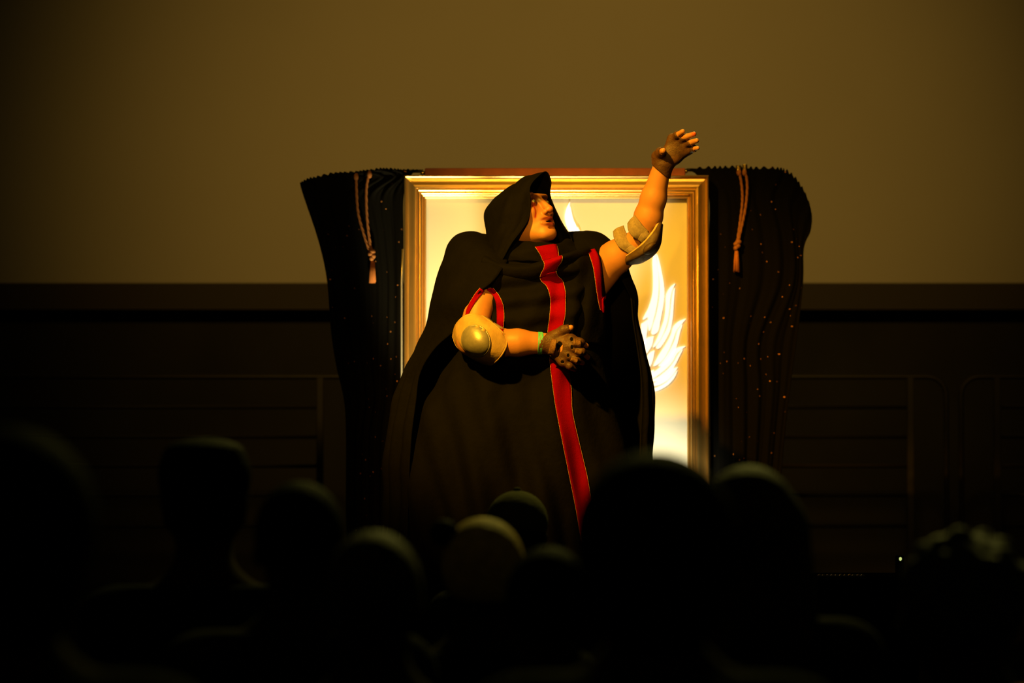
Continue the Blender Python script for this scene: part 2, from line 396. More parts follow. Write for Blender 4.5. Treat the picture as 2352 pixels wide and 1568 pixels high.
cord([[(1697, 388), (1704, 430), (1705, 465), (1700, 510), (1694, 552)], [(1710, 388), (1716, 420), (1714, 465), (1706, 510), (1696, 552)]], [(1694, 556), (1692, 570)], [(1692, 576), (1692, 623)],
     'orange tasselled cord with a bright gold wrap at its top, on the right curtain', [(1696, 386), (1711, 384)])
highlight = tag(empty('support_pole'), 'slim pale metal pole between the left curtain and the gold frame', 'pole')  # light caught by the curtain edge, modelled as a thin solid strip
a = P(925, 572, 10.94); MB().tube([(a[0], a[1], STZ + .01), (a[0] - .004, a[1], a[2] - .11), (a[0], a[1], a[2])], [.0028, .003, .0032], 8).build('shaft', M['pale_metal'], highlight)
MB().tube([(a[0], a[1], STZ), (a[0], a[1], STZ + .012)], .025, 14).build('foot', M['rod'], highlight)

# ------------------------------------------------------------------ implicit surfaces
class Field:
    """a signed-distance grid that shapes are blended into"""
    def __init__(s, lo, hi, h):
        s.h = h; s.lo = np.array(lo, float); s.n = np.ceil((np.array(hi) - s.lo) / h).astype(int) + 1
        s.D = np.full(s.n, 1.0, np.float32)
    def sl(s, lo, hi, pad):
        a = np.maximum(0, np.floor((np.array(lo) - pad - s.lo) / s.h).astype(int)); b = np.minimum(s.n, np.ceil((np.array(hi) + pad - s.lo) / s.h).astype(int) + 1)
        if (b <= a).any(): return None, None
        ax = [s.lo[i] + s.h * np.arange(a[i], b[i], dtype=np.float32) for i in range(3)]
        Q = np.stack(np.meshgrid(*ax, indexing='ij'), -1).astype(np.float32)
        return tuple(slice(a[i], b[i]) for i in range(3)), Q
    def put(s, k, d, sl, cut=False):
        A = s.D[sl]
        if cut: A, d, g = -A, d, -1
        else: g = 1
        hh = np.clip(.5 + .5 * (d - A) / k, 0, 1)
        s.D[sl] = g * (d * (1 - hh) + A * hh - k * hh * (1 - hh))
    def cap(s, a, b, ra, rb=None, k=.01, cut=False):
        a = np.asarray(a, np.float32); b = np.asarray(b, np.float32); rb = ra if rb is None else rb; R = max(ra, rb)
        sl, Q = s.sl(np.minimum(a, b) - R, np.maximum(a, b) + R, k * 1.5 + 3 * s.h)
        if sl is None: return s
        ab = b - a; t = np.clip(((Q - a) @ ab) / (ab @ ab + 1e-12), 0, 1)
        s.put(k, np.linalg.norm(Q - a - t[..., None] * ab, axis=-1) - (ra + (rb - ra) * t), sl, cut); return s
    def ell(s, c, r, axes=None, k=.01, cut=False):
        c = np.asarray(c, np.float32); r = np.asarray(r, np.float32); A = np.eye(3, dtype=np.float32) if axes is None else np.asarray(axes, np.float32)
        ext = np.abs(A.T * r).sum(1) if axes is not None else r
        sl, Q = s.sl(c - ext, c + ext, k * 1.5 + 3 * s.h)
        if sl is None: return s
        q = (Q - c) @ A.T; n0 = np.linalg.norm(q / r, axis=-1); n1 = np.linalg.norm(q / (r * r), axis=-1)
        s.put(k, n0 * (n0 - 1) / (n1 + 1e-6), sl, cut); return s
    def mesh(s, D=None):
        D = s.D if D is None else D; S = D < 0; n = np.array(D.shape)
        cnt = np.zeros(n - 1, np.int8)
        cs = [(i, j, k) for i in (0, 1) for j in (0, 1) for k in (0, 1)]
        for c in cs: cnt += S[c[0]:n[0] - 1 + c[0], c[1]:n[1] - 1 + c[1], c[2]:n[2] - 1 + c[2]]
        I = np.argwhere((cnt > 0) & (cnt < 8)); idx = np.full(n - 1, -1, np.int64); idx[tuple(I.T)] = np.arange(len(I))
        acc = np.zeros((len(I), 3)); m = np.zeros(len(I))
        val = {c: D[I[:, 0] + c[0], I[:, 1] + c[1], I[:, 2] + c[2]] for c in cs}
        for c in cs:
            for ax in range(3):
                if c[ax] == 0:
                    e = list(c); e[ax] = 1; a, b = val[c], val[tuple(e)]; x = (a < 0) != (b < 0)
                    t = np.where(x, a / np.where(x, a - b, 1), 0); p = np.repeat(np.array(c, float)[None], len(I), 0); p[:, ax] += t
                    acc += p * x[:, None]; m += x
        V = s.lo + s.h * (I + acc / m[:, None]); F = []
        for ax in range(3):
            u, v = (ax + 1) % 3, (ax + 2) % 3
            sa = [slice(1, -1)] * 3; sb = [slice(1, -1)] * 3; sa[ax] = slice(0, -1); sb[ax] = slice(1, None)
            A, B = S[tuple(sa)], S[tuple(sb)]; off = np.array([1, 1, 1]); off[ax] = 0
            for flag, W in ((True, A & ~B), (False, ~A & B)):
                E = np.argwhere(W) + off
                if not len(E): continue
                du = np.zeros(3, int); dv = np.zeros(3, int); du[u] = 1; dv[v] = 1
                q = np.stack([idx[tuple((E - du - dv).T)], idx[tuple((E - dv).T)], idx[tuple(E.T)], idx[tuple((E - du).T)]], 1)
                F.append(q if flag else q[:, ::-1])
        return V, np.concatenate(F) if F else np.zeros((0, 4), int)
def nmesh(name, V, F, mt, parent, col=None):
    me = bpy.data.meshes.new(name); V = np.asarray(V, np.float32); F = np.asarray(F)
    me.vertices.add(len(V)); me.vertices.foreach_set('co', V.ravel())
    me.loops.add(F.size); me.loops.foreach_set('vertex_index', F.ravel().astype(np.int32))
    me.polygons.add(len(F)); me.polygons.foreach_set('loop_start', np.arange(0, F.size, 4, dtype=np.int32)); me.polygons.foreach_set('loop_total', np.full(len(F), 4, np.int32))
    me.polygons.foreach_set('use_smooth', np.ones(len(F), bool)); me.update(); me.validate(); me.materials.append(mt)
    if col is not None:
        a = me.color_attributes.new('Col', 'FLOAT_COLOR', 'POINT'); a.data.foreach_set('color', np.c_[col, np.ones(len(col))].astype(np.float32).ravel())
    return link(bpy.data.objects.new(name, me), parent)

# ------------------------------------------------------------------ the performer
perf = tag(empty('person'), 'performer in a black hooded robe with red stripe, one arm raised, on stage', 'person')
SK = np.array([.56, .26, .105])
parts_V, parts_F, parts_C = [], [], []
def addbody(V, F, C):
    n = sum(len(v) for v in parts_V); parts_V.append(V); parts_F.append(F + n); parts_C.append(C)

# head
yaw, pit = math.radians(50), math.radians(25)
HF = np.array([math.cos(pit) * math.sin(yaw), -math.cos(pit) * math.cos(yaw), math.sin(pit)])
HL = np.array([math.cos(yaw), math.sin(yaw), 0.0]); HU = np.cross(HL, HF) * 1.0
if HU[2] < 0: HU = -HU
HC = P(1197, 494, 9.955)
HA = np.stack([HF, HL, HU])
def H(f, l, u): return HC + f * HF + l * HL + u * HU
neck_base = P(1225, 612, 10.03)
fld = Field(HC - .2, HC + np.array([.2, .2, .15]), .0019)
fld.ell(H(.0, 0, .012), (.074, .063, .066), HA, .01)
fld.ell(H(.030, 0, -.040), (.058, .058, .078), HA, .03)
for s in (-1, 1):
    fld.cap(H(.0, s * .052, -.055), H(.066, s * .018, -.101), .019, .016, .022)
    fld.ell(H(.056, s * .044, -.026), (.026, .020, .020), HA, .022)
fld.ell(H(.076, 0, -.102), (.018, .024, .017), HA, .016)
fld.cap(H(.081, -.036, .021), H(.081, .036, .021), .011, .011, .014)
fld.ell(H(.074, 0, -.066), (.021, .030, .028), HA, .018)
for s in (-1, 1): fld.ell(H(.100, s * .033, .001), (.020, .020, .013), HA, .012, True)
fld.cap(H(.084, 0, .014), H(.106, 0, -.032), .0085, .0105, .010)
fld.ell(H(.1085, 0, -.0365), (.0105, .0115, .0095), HA, .006)
for s in (-1, 1):
    fld.ell(H(.0975, s * .0135, -.0405), (.0105, .0065, .0075), HA, .005)
    fld.ell(H(.103, s * .0068, -.0485), (.006, .0036, .0045), HA, .002, True)
    fld.ell(H(.0755, s * .033, .001), (.0145, .0165, .0135), HA, .004)
    fld.ell(H(.092, s * .033, .0005), (.012, .0120, .0040), HA, .002, True)
fld.ell(H(.0965, 0, -.0720), (.020, .0205, .0068), HA, .003, True)
for s in (-1, 1):
    fld.cap(H(.0985, s * .004, -.0622), H(.0835, s * .0290, -.0705), .0060, .0035, .004)
    fld.cap(H(.0955, s * .001, -.0828), H(.0830, s * .0280, -.0738), .0066, .0035, .004)
fld.ell(H(.094, 0, -.092), (.010, .014, .003), HA, .006, True)
fld.cap(H(-.02, 0, -.05), neck_base, .056, .062, .03)
V, F = fld.mesh()
q = (V - HC) @ HA.T
def gauss(c, r): return np.exp(-(((q - np.array(c)) / np.array(r)) ** 2).sum(1))
C = np.repeat(SK[None], len(V), 0)
for s in (-1, 1):
    g = np.clip(2.6 * gauss((.08, s * .030, .0090), (.06, .024, .0140)), 0, .96)[:, None]; C = C * (1 - g) + np.array([.028, .0045, .003]) * g
    g = np.clip(.9 * gauss((.08, s * .034, -.010), (.05, .018, .010)), 0, .8)[:, None]; C = C * (1 - g) + np.array([.20, .015, .012]) * g
g = np.clip(2.2 * gauss((.1, 0, -.0625), (.05, .027, .0058)) + 1.7 * gauss((.1, 0, -.0815), (.05, .024, .0055)), 0, .95)[:, None]; C = C * (1 - g) + np.array([.12, .003, .005]) * g
g = np.clip(.55 * gauss((.11, 0, -.037), (.03, .018, .014)), 0, .6)[:, None]; C = C * (1 - g) + np.array([.55, .17, .08]) * g
for t in np.linspace(0, 1, 9):
    g = np.clip(1.1 * gauss((.07, -.036 - .004 * t, -.014 - .034 * t), (.05, .0026, .005)), 0, .9)[:, None]; C = C * (1 - g) + np.array([.32, .01, .012]) * g
mouth = (np.abs(q[:, 1]) < .0205) & (np.abs(q[:, 2] + .072) < .0068) & (q[:, 0] < .0905) & (q[:, 0] > .05)
C[mouth] = np.array([.03, .005, .004])
addbody(V, F, C)

# arms with hands
def arm(pts, radii, palm, fingers, thumb, lo, hi, h=.0021):
    f = Field(lo, hi, h)
    for i in range(len(pts) - 1): f.cap(pts[i], pts[i + 1], radii[i], radii[i + 1], .016)
    hand = Field(lo, hi, h); hand.D[:] = 1
    W = pts[-1]
    for fd in (f, hand):
        for i, m in enumerate(palm): fd.cap(W * .82 + m * .18, m, .0155, .0118, .012)
        fd.cap(palm[0], palm[3], .0105, .0095, .012); fd.cap((W + palm[0]) / 2, (W + palm[3]) / 2, .014, .013, .012)
        for m, fi in zip(palm, fingers):
            pr = m
            for j, (p, r0, r1) in enumerate(fi): fd.cap(pr, p, r0, r1, .0035 if j else .005); pr = p
        pr = W
        for j, (p, r0, r1) in enumerate(thumb): fd.cap(pr, p, r0, r1, .006); pr = p
    return f, hand
def fing(pts, Y, r): return [(P(px, py, y), a, b) for (px, py), y, (a, b) in zip(pts, Y, r)]
RF = [(.0098, .0088), (.0088, .0076)]; RP = [(.0086, .0078), (.0078, .0066)]
# arm across the belly
wr = P(1258, 788, 9.787); el = P(1082, 783, 9.80); sh = P(1112, 620, 9.95)
A_pts = [sh, P(1104, 690, 9.845), el, P(1140, 787, 9.785), P(1190, 787, 9.78), wr]
A_palm = [P(1312, 779, 9.752), P(1314, 797, 9.745), P(1306, 815, 9.750), P(1293, 830, 9.760)]
A_f = [fing([(1333, 785), (1347, 794)], (9.745, 9.765), RF), fing([(1336, 807), (1350, 821)], (9.738, 9.763), RF), fing([(1324, 826), (1338, 833)], (9.742, 9.762), RF), fing([(1308, 840), (1320, 846)], (9.755, 9.772), RP)]
A_t = [(P(1275, 772, 9.772), .019, .0155), (P(1294, 758, 9.760), .0150, .0118), (P(1311, 752, 9.756), .0108, .0086)]
lo = np.array([P(1030, 600, 10)[0], 9.66, P(1, 870, 10)[2]]); hi = np.array([P(1372, 600, 10)[0], 10.03, P(1, 570, 10)[2]])
fA, hA = arm(A_pts, [.052, .044, .042, .044, .040, .0300], A_palm, A_f, A_t, lo, hi)
V, F = fA.mesh(); addbody(V, F, np.repeat(SK[None], len(V), 0))
# raised arm
wr2 = P(1520, 384, 9.80); el2 = P(1476, 546, 9.865); sh2 = P(1352, 640, 10.0)
B_pts = [sh2, P(1415, 590, 9.93), el2, P(1489, 498, 9.845), P(1501, 455, 9.83), wr2]
B_palm = [P(1545, 319, 9.785), P(1560, 323, 9.780), P(1573, 332, 9.780), P(1582, 343, 9.785)]
B_f = [fing([(1556, 310), (1568, 302)], (9.762, 9.744), RF), fing([(1576, 314), (1594, 308)], (9.752, 9.735), RF), fing([(1587, 327), (1600, 323)], (9.755, 9.737), RF), fing([(1593, 341), (1602, 340)], (9.765, 9.750), RP)]
B_t = [(P(1511, 360, 9.785), .020, .0165), (P(1517, 350, 9.762), .0150, .0125), (P(1523, 346, 9.735), .0112, .0090)]
lo2 = np.array([P(1320, 600, 10)[0], 9.68, P(1, 700, 10)[2]]); hi2 = np.array([P(1620, 600, 10)[0], 10.08, P(1, 285, 10)[2]])
fB, hB = arm(B_pts, [.076, .050, .036, .042, .038, .0275], B_palm, B_f, B_t, lo2, hi2)
V, F = fB.mesh(); C = np.repeat(SK[None], len(V), 0)
tip = P(1594, 308, 9.735); d = np.linalg.norm((V - tip) * np.array([1, .5, 1]), axis=1); g = np.exp(-(d / .008) ** 2)[:, None] * .9; C = C * (1 - g) + np.array([.55, .01, .01]) * g
addbody(V, F, C)
# trunk and legs under the robe
tr = Field((-.35, 9.7, STZ - .02), (.5, 10.35, 2.34), .010)
hip = P(1225, 1020, 10.06); chest = P(1232, 700, 10.03)
tr.cap(hip, chest, .12, .12, .03).ell(chest + np.array([0, 0, .03]), (.16, .10, .17), None, .05).ell(hip, (.15, .11, .12), None, .05)
tr.cap(chest + np.array([0, 0, .08]), sh, .06, .05, .05).cap(chest + np.array([0, 0, .08]), sh2, .06, .05, .05).cap(chest, neck_base + np.array([0, 0, .02]), .07, .058, .04)
for s in (-1, 1):
    kn = np.array([hip[0] + s * .17 - .02, 10.03, STZ + .50]); an = np.array([hip[0] + s * .22 - .02, 10.08, STZ + .09])
    tr.cap(hip + np.array([s * .08, 0, -.05]), kn, .085, .055, .04).cap(kn, an, .052, .037, .03).cap(an, an + np.array([s * .05, -.16, -.055]), .04, .033, .03)
V, F = tr.mesh(); addbody(V, F, np.repeat(SK[None], len(V), 0))
body = nmesh('body', np.concatenate(parts_V), np.concatenate(parts_F), M['skin'], perf, np.concatenate(parts_C))
# eyes
for s in (-1, 1):
    e = MB().ball(H(.0755, s * .033, .0005), .0132, 20, 14).build('eyeball', M['eye'], perf)
    gz = .97 * HF + .05 * HL + .10 * HU; gz /= np.linalg.norm(gz)
    MB().ball(H(.0755, s * .033, .0005) + gz * .0083, .0066, 14, 10).build('iris', M['iris'], e)

# ---- robe: tunic, cowl, cloak, hood
def ring(xl, xr, py, yc, df, db, n=72, e=1.0, tilt=0):
    """closed ring of cloth at the height of row py; starts at the left, runs over the front"""
    a = P(xl, py, yc); b = P(xr, py + tilt, yc); c = (a + b) / 2; hw = (b[0] - a[0]) / 2; out = []
    for k in range(n):
        t = math.pi + 2 * math.pi * k / n; cx, sy = math.cos(t), math.sin(t)
        sg = lambda v: math.copysign(abs(v) ** e, v)
        y = df * sg(sy) if sy < 0 else db * sg(sy)
        out.append((c[0] + hw * sg(cx), yc + y, c[2] + (b[2] - a[2]) / 2 * cx))
    return np.array(out)
def rings_to_grid(rows, nv):
    R = np.stack(rows); return np.stack([crom(R[:, j], nv) for j in range(R.shape[1])], 1)
def crest(t, c, wdt, amp): return amp * np.exp(-((t - c) / wdt) ** 2)
TN = 200
tun = rings_to_grid([ring(1165, 1315, 588, 10.02, .10, .09, TN), ring(1112, 1348, 606, 10.0, .15, .12, TN, .9), ring(1078, 1368, 630, 10.0, .182, .13, TN, .85), ring(1062, 1380, 665, 10.0, .197, .14, TN, .85),
    ring(1055, 1384, 720, 10.0, .202, .14, TN, .85), ring(1050, 1390, 790, 10.0, .190, .14, TN, .9), ring(1012, 1398, 870, 10.0, .192, .15, TN, .9), ring(968, 1415, 960, 10.0, .205, .16, TN, .9),
    ring(935, 1440, 1100, 10.0, .225, .18, TN, .95), ring(915, 1465, 1300, 10.0, .245, .2, TN, .95), ring(900, 1490, 1500, 10.0, .26, .22, TN), ring(890, 1505, 1712, 10.0, .27, .24, TN)], 200)
N = gnormals(tun); 
if N[60, 50, 1] > 0: N = -N
X, Z = tun[:, :, 0], tun[:, :, 2]
def folds(X, Z):
    # px-like coordinates
    x = X * 740 + 1176; y = 1050 - (Z - CAMZ) * 740; d = 0
    # drag lines from the raised shoulder down to the belly, steeper to the right
    for k, (xb, sl_, am) in enumerate([(1310, -.10, .006), (1335, -.22, .007), (1358, -.35, .006), (1290, -.55, .004)]):
        u = x - (xb + (y - 600) * -sl_ * -1.0); d = d + am * np.cos(u / 13.0) * np.exp(-((u) / 40) ** 2) * np.clip((y - 590) / 80, 0, 1) * np.clip((1000 - y) / 200, 0, 1)
    # swag from the left shoulder across the chest
    for yb, am in ((640, .008), (690, .005), (735, .004)):
        c = yb + .00045 * (x - 1230) ** 2 * -1 - .14 * (x - 1230); d = d + am * np.exp(-((y - c) / 13) ** 2) - .7 * am * np.exp(-((y - c - 22) / 12) ** 2)
    # long folds of the skirt
    v = np.clip((y - 800) / 350, 0, 1)
    d = d + v * (.012 * np.sin((x - 1240 + .10 * (y - 900)) / 24) + .007 * np.sin((x - .25 * (y - 900)) / 11 + 1))
    d = d - .010 * np.exp(-((y - 870) / 40) ** 2) * np.exp(-((x - 1210) / 80) ** 2)
    return d
rad = tun.reshape(-1, 3)
tun = tun + N * (1.5 * folds(X, Z) + .0022 * wob(rad, 3, 55).reshape(X.shape) + .0045 * wob(rad, 5, 22).reshape(X.shape))[..., None]
tun = np.concatenate([tun, tun[:, :1]], 1)
tunic = sheet('tunic', tun, M['robe'], perf, .003, 0)

cow = rings_to_grid([ring(1176, 1300, 574, 10.0, .120, .10, TN, 1), ring(1172, 1304, 562, 10.0, .150, .11, TN, 1), ring(1164, 1312, 566, 9.998, .176, .11, TN, 1), ring(1150, 1322, 582, 9.995, .196, .12, TN, 1), ring(1128, 1338, 600, 9.995, .192, .13, TN, 1), ring(1122, 1344, 612, 9.995, .187, .13, TN, 1), ring(1118, 1350, 618, 9.995, .176, .13, TN, .95),
    ring(1095, 1362, 628, 9.998, .218, .14, TN, .9), ring(1085, 1368, 640, 9.998, .216, .14, TN, .9), ring(1092, 1366, 650, 10.0, .17, .12, TN, .9)], 60)
N = gnormals(cow)
if N[30, 50, 1] > 0: N = -N
x = cow[:, :, 0] * 740 + 1176
tl = np.clip((x - 1262) / 100, -1.6, 1.2)
cow[:, :, 2] += .030 * np.where(tl > 0, tl, 0) ** 1.3 + .012 * np.where(tl < 0, -tl, 0)
cow = cow + N * (.010 * wob(cow.reshape(-1, 3), 8, 42).reshape(x.shape) + .0025 * wob(cow.reshape(-1, 3), 9, 85).reshape(x.shape))[..., None]
cow = np.concatenate([cow, cow[:, :1]], 1)
cowl = sheet('cowl', cow, M['robe'], perf, .003, 0)

# cloak: rows run from the front edge on the left, round the back, to the front edge on the right
def crow(xl, yl, xr, yr, L_, R2, db, yc=10.05, n=110):
    a = P(xl, yl, yc); b = P(xr, yr, yc); c = (a + b) / 2; hw = (b[0] - a[0]) / 2; out = []
    el_, er_ = P(*L_), P(*R2)
    tl = math.acos(max(-1, min(1, (c[0] - el_[0]) / hw))); tr_ = math.acos(max(-1, min(1, (er_[0] - c[0]) / hw)))
    for k in range(n):
        u = k / (n - 1)
        if u < .3:
            q = 1 - u / .3; t = tl * q; sn = math.sin(t) / math.sin(tl) if tl > .01 else q
            out.append((c[0] - hw * math.cos(t), yc + (el_[1] - yc) * sn, a[2] + (el_[2] - a[2]) * q ** 1.4))
        elif u > .75:
            q = (u - .75) / .25; t = tr_ * q; sn = math.sin(t) / math.sin(tr_) if tr_ > .01 else q
            out.append((c[0] + hw * math.cos(t), yc + (er_[1] - yc) * sn, b[2] + (er_[2] - b[2]) * q ** 1.4))
        else:
            t = math.pi * (1 - (u - .3) / .45); out.append((c[0] + hw * math.cos(t), yc + db * math.sin(t), c[2] + (b[2] - a[2]) / 2 * math.cos(t)))
    return np.array(out)
rows = [crow(1138, 572, 1318, 572, (1168, 590, 9.87), (1300, 588, 9.90), .09), crow(1118, 551, 1326, 543, (1166, 596, 9.85), (1306, 590, 9.885), .11), crow(1097, 537, 1338, 531, (1164, 602, 9.83), (1314, 592, 9.875), .125),
        crow(1074, 534, 1352, 528, (1160, 608, 9.815), (1322, 594, 9.87), .135), crow(1050, 541, 1376, 533, (1156, 615, 9.80), (1332, 596, 9.865), .145), crow(1032, 560, 1400, 549, (1150, 622, 9.79), (1342, 596, 9.87), .15),
        crow(1018, 588, 1424, 575, (1144, 631, 9.785), (1356, 596, 9.89), .155), crow(1008, 612, 1440, 603, (1136, 641, 9.785), (1395, 606, 9.95), .16), crow(1000, 645, 1452, 640, (1122, 654, 9.785), (1425, 640, 10.0), .17),
        crow(996, 668, 1460, 665, (1104, 668, 9.79), (1440, 665, 10.0), .175), crow(992, 694, 1465, 690, (1081, 696, 9.805), (1450, 690, 10.0), .18), crow(983, 740, 1470, 740, (1062, 744, 9.84), (1455, 740, 10.0), .19),
        crow(958, 800, 1480, 805, (1000, 800, 9.90), (1465, 805, 10.0), .2), crow(928, 860, 1490, 860, (964, 860, 9.93), (1472, 860, 9.99), .21), crow(908, 925, 1496, 915, (955, 925, 9.92), (1475, 915, 9.98), .22), crow(894, 1000, 1494, 1000, (945, 1000, 9.90), (1472, 1000, 9.97), .24),
        crow(886, 1100, 1492, 1100, (940, 1100, 9.88), (1470, 1100, 9.95), .26), crow(880, 1250, 1494, 1250, (936, 1250, 9.86), (1470, 1250, 9.93), .28), crow(868, 1500, 1500, 1500, (930, 1500, 9.84), (1475, 1500, 9.9), .3), crow(860, 1712, 1504, 1712, (925, 1712, 9.82), (1478, 1712, 9.88), .32)]
clo = rings_to_grid(rows, 170)
N = gnormals(clo)
if N[60, 45, 1] < 0: N = -N
x = clo[:, :, 0] * 740 + 1176; y = 1050 - (clo[:, :, 2] - CAMZ) * 740
v = np.clip((y - 640) / 300, 0, 1); tcol = np.linspace(0, 1, clo.shape[1])[None]
edge = np.clip(np.minimum(tcol, 1 - tcol) * 14, .25, 1)
clo = clo + N * ((v * .010 * np.sin(tcol * 62 + .5 * np.sin(y / 90)) + .003 * wob(clo.reshape(-1, 3), 12, 45).reshape(x.shape) + .004 * wob(clo.reshape(-1, 3), 13, 20).reshape(x.shape)) * edge)[..., None]
cloak = sheet('cloak', clo, M['robe'], perf, .004, 0)
cloak['label'] = 'black cloak hanging from the shoulders'

hood_rows = [
 [(1150, 606, 9.835), (1175, 560, 9.825), (1211, 510, 9.842), (1219, 470, 9.860), (1218, 430, 9.868), (1237, 405, 9.895), (1256, 395, 9.935), (1266, 418, 9.955), (1264, 450, 9.965), (1288, 506, 9.99), (1314, 552, 9.985), (1308, 590, 9.955), (1290, 606, 9.93)],
 [(1142, 606, 9.845), (1160, 558, 9.832), (1190, 508, 9.838), (1196, 465, 9.852), (1203, 430, 9.872), (1221, 408, 9.90), (1238, 397, 9.935), (1252, 412, 9.975), (1258, 450, 10.0), (1278, 506, 10.025), (1298, 552, 10.02), (1296, 590, 9.99), (1284, 606, 9.97)],
 [(1132, 606, 9.875), (1142, 558, 9.86), (1158, 508, 9.855), (1165, 470, 9.87), (1176, 440, 9.90), (1190, 419, 9.94), (1203, 411, 9.98), (1218, 425, 10.03), (1232, 460, 10.06), (1250, 510, 10.08), (1268, 552, 10.07), (1272, 590, 10.03), (1270, 606, 10.01)],
 [(1128, 606, 9.93), (1130, 560, 9.925), (1133, 512, 9.925), (1138, 478, 9.935), (1146, 455, 9.96), (1155, 440, 9.99), (1166, 433, 10.02), (1180, 445, 10.06), (1195, 470, 10.09), (1212, 515, 10.11), (1228, 555, 10.10), (1238, 590, 10.07), (1242, 606, 10.05)],
 [(1135, 606, 9.99), (1124, 565, 10.0), (1115, 520, 10.005), (1114, 490, 10.01), (1119, 470, 10.02), (1126, 462, 10.035), (1134, 460, 10.05), (1142, 468, 10.07), (1152, 486, 10.09), (1164, 522, 10.10), (1178, 560, 10.10), (1192, 590, 10.08), (1200, 606, 10.06)],
 [(1150, 606, 10.04), (1132, 570, 10.05), (1122, 530, 10.055), (1119, 505, 10.055), (1121, 492, 10.057), (1124, 487, 10.058), (1127, 486, 10.06), (1131, 490, 10.062), (1136, 505, 10.065), (1145, 532, 10.07), (1155, 570, 10.07), (1165, 590, 10.06), (1170, 606, 10.05)]]
hd = loft([[P(*p) for p in r] for r in hood_rows], 110, 80)
N = gnormals(hd)
if N[35, 25, 1] > 0: N = -N
tv = np.linspace(0, 1, 80)[:, None]
th = np.linspace(0, 1, 110)[None]
hd = hd + N * (np.clip(tv * 5, 0, 1) * (1 - tv) * (.006 * np.exp(-((tv - .42 + .25 * (th - .2)) / .05) ** 2) - .006 * np.exp(-((tv - .52 + .25 * (th - .2)) / .05) ** 2) + .004 * np.sin(tv * 26 + 9 * th) * np.exp(-((th - .12) / .1) ** 2)))[..., None]
hd = hd + N * (np.clip(tv * 6, 0, 1) * (.0035 * wob(hd.reshape(-1, 3), 21, 38) + .0016 * wob(hd.reshape(-1, 3), 22, 95)).reshape(80, 110))[..., None]
hood = sheet('hood', hd, M['robe'], perf, .003, 0)
hem = hd[1] + N[1] * .0006
MB().tube(hem[2:-2] , .0016, 6).build('hood_hem', M['robe'], hood)

# ---- red stripe and arm-slit trims lying on the cloth
def bvh_of(grids):
    V = []; F = []
    for G in grids:
        n = len(V); V += [tuple(p) for p in G.reshape(-1, 3)]; F += [tuple(i + n for i in f) for f in gfaces(*G.shape[:2])]
    return BVHTree.FromPolygons(V, F)
flap = loft([[P(*p) for p in r] for r in [
  [(1300, 594, 9.82), (1328, 582, 9.838), (1351, 571, 9.880), (1366, 568, 9.895)], [(1300, 612, 9.80), (1334, 603, 9.822), (1362, 596, 9.862), (1379, 593, 9.88)], [(1300, 640, 9.83), (1342, 638, 9.83), (1370, 636, 9.858), (1384, 635, 9.875)],
  [(1300, 676, 9.825), (1348, 673, 9.832), (1374, 670, 9.862), (1386, 669, 9.88)], [(1300, 720, 9.825), (1352, 717, 9.838), (1381, 714, 9.875), (1390, 714, 9.90)], [(1300, 790, 9.83), (1358, 790, 9.855), (1386, 795, 9.92), (1391, 795, 9.95)]]], 40, 60)
fx = flap[:, :, 0] * 740 + 1176; fy = 1050 - (flap[:, :, 2] - CAMZ) * 740; uu = np.linspace(0, 1, 40)[None]
flap[:, :, 1] -= .0045 * np.sin((fx - .45 * (fy - 600) * -1 * .5) / 7.5) * np.clip(np.minimum(uu, 1 - uu) * 5, 0, 1)
sheet('shoulder_flap', flap, M['robe'], perf, .003, 0)
BV = bvh_of([tun, cow, clo, flap])
BVA = BVHTree.FromPolygons([tuple(v) for v in np.concatenate([parts_V[1]])], [tuple(int(i) for i in f) for f in (parts_F[1] - len(parts_V[0]))])
class Both:
    def __init__(s, *b): s.b = b
    def ray_cast(s, o, d):
        h = [q for q in (b.ray_cast(o, d) for b in s.b) if q[0] is not None]
        return min(h, key=lambda q: q[3]) if h else (None,) * 4
BVS = Both(BV, BVA)
# thick fold of the collar sagging across the chest
cfold = loft([[P(*p) for p in r] for r in [
  [(1112, 585, 9.85), (1150, 603, 9.815), (1200, 609, 9.79), (1247, 599, 9.775), (1291, 585, 9.782), (1325, 574, 9.83), (1348, 566, 9.88)],
  [(1108, 592, 9.835), (1150, 611, 9.80), (1202, 617, 9.776), (1248, 607, 9.762), (1292, 592, 9.77), (1330, 579, 9.82), (1354, 570, 9.87)],
  [(1106, 606, 9.835), (1152, 626, 9.803), (1202, 632, 9.782), (1245, 622, 9.772), (1285, 607, 9.778), (1332, 590, 9.825), (1356, 577, 9.875)],
  [(1112, 620, 9.86), (1158, 641, 9.825), (1204, 645, 9.805), (1241, 637, 9.795), (1279, 624, 9.80), (1330, 601, 9.845), (1354, 585, 9.90)]]], 90, 26)
cfold[:, :, 1] -= .004 * wob(cfold.reshape(-1, 3), 31, 60).reshape(26, 90)
sheet('collar_fold', cfold, M['robe'], perf, .003, 0)
BVF = bvh_of([cfold]); BVT = bvh_of([tun])
CAM0 = Vector((0, 0, CAMZ))
def onto(px, py, bv, lift, fallback=9.85):
    d = Vector(P(px, py, 10.0)) - CAM0; d.normalize(); h = bv.ray_cast(CAM0, d)
    if h[0] is None: return P(px, py, fallback)
    return np.array(h[0] - d * lift)
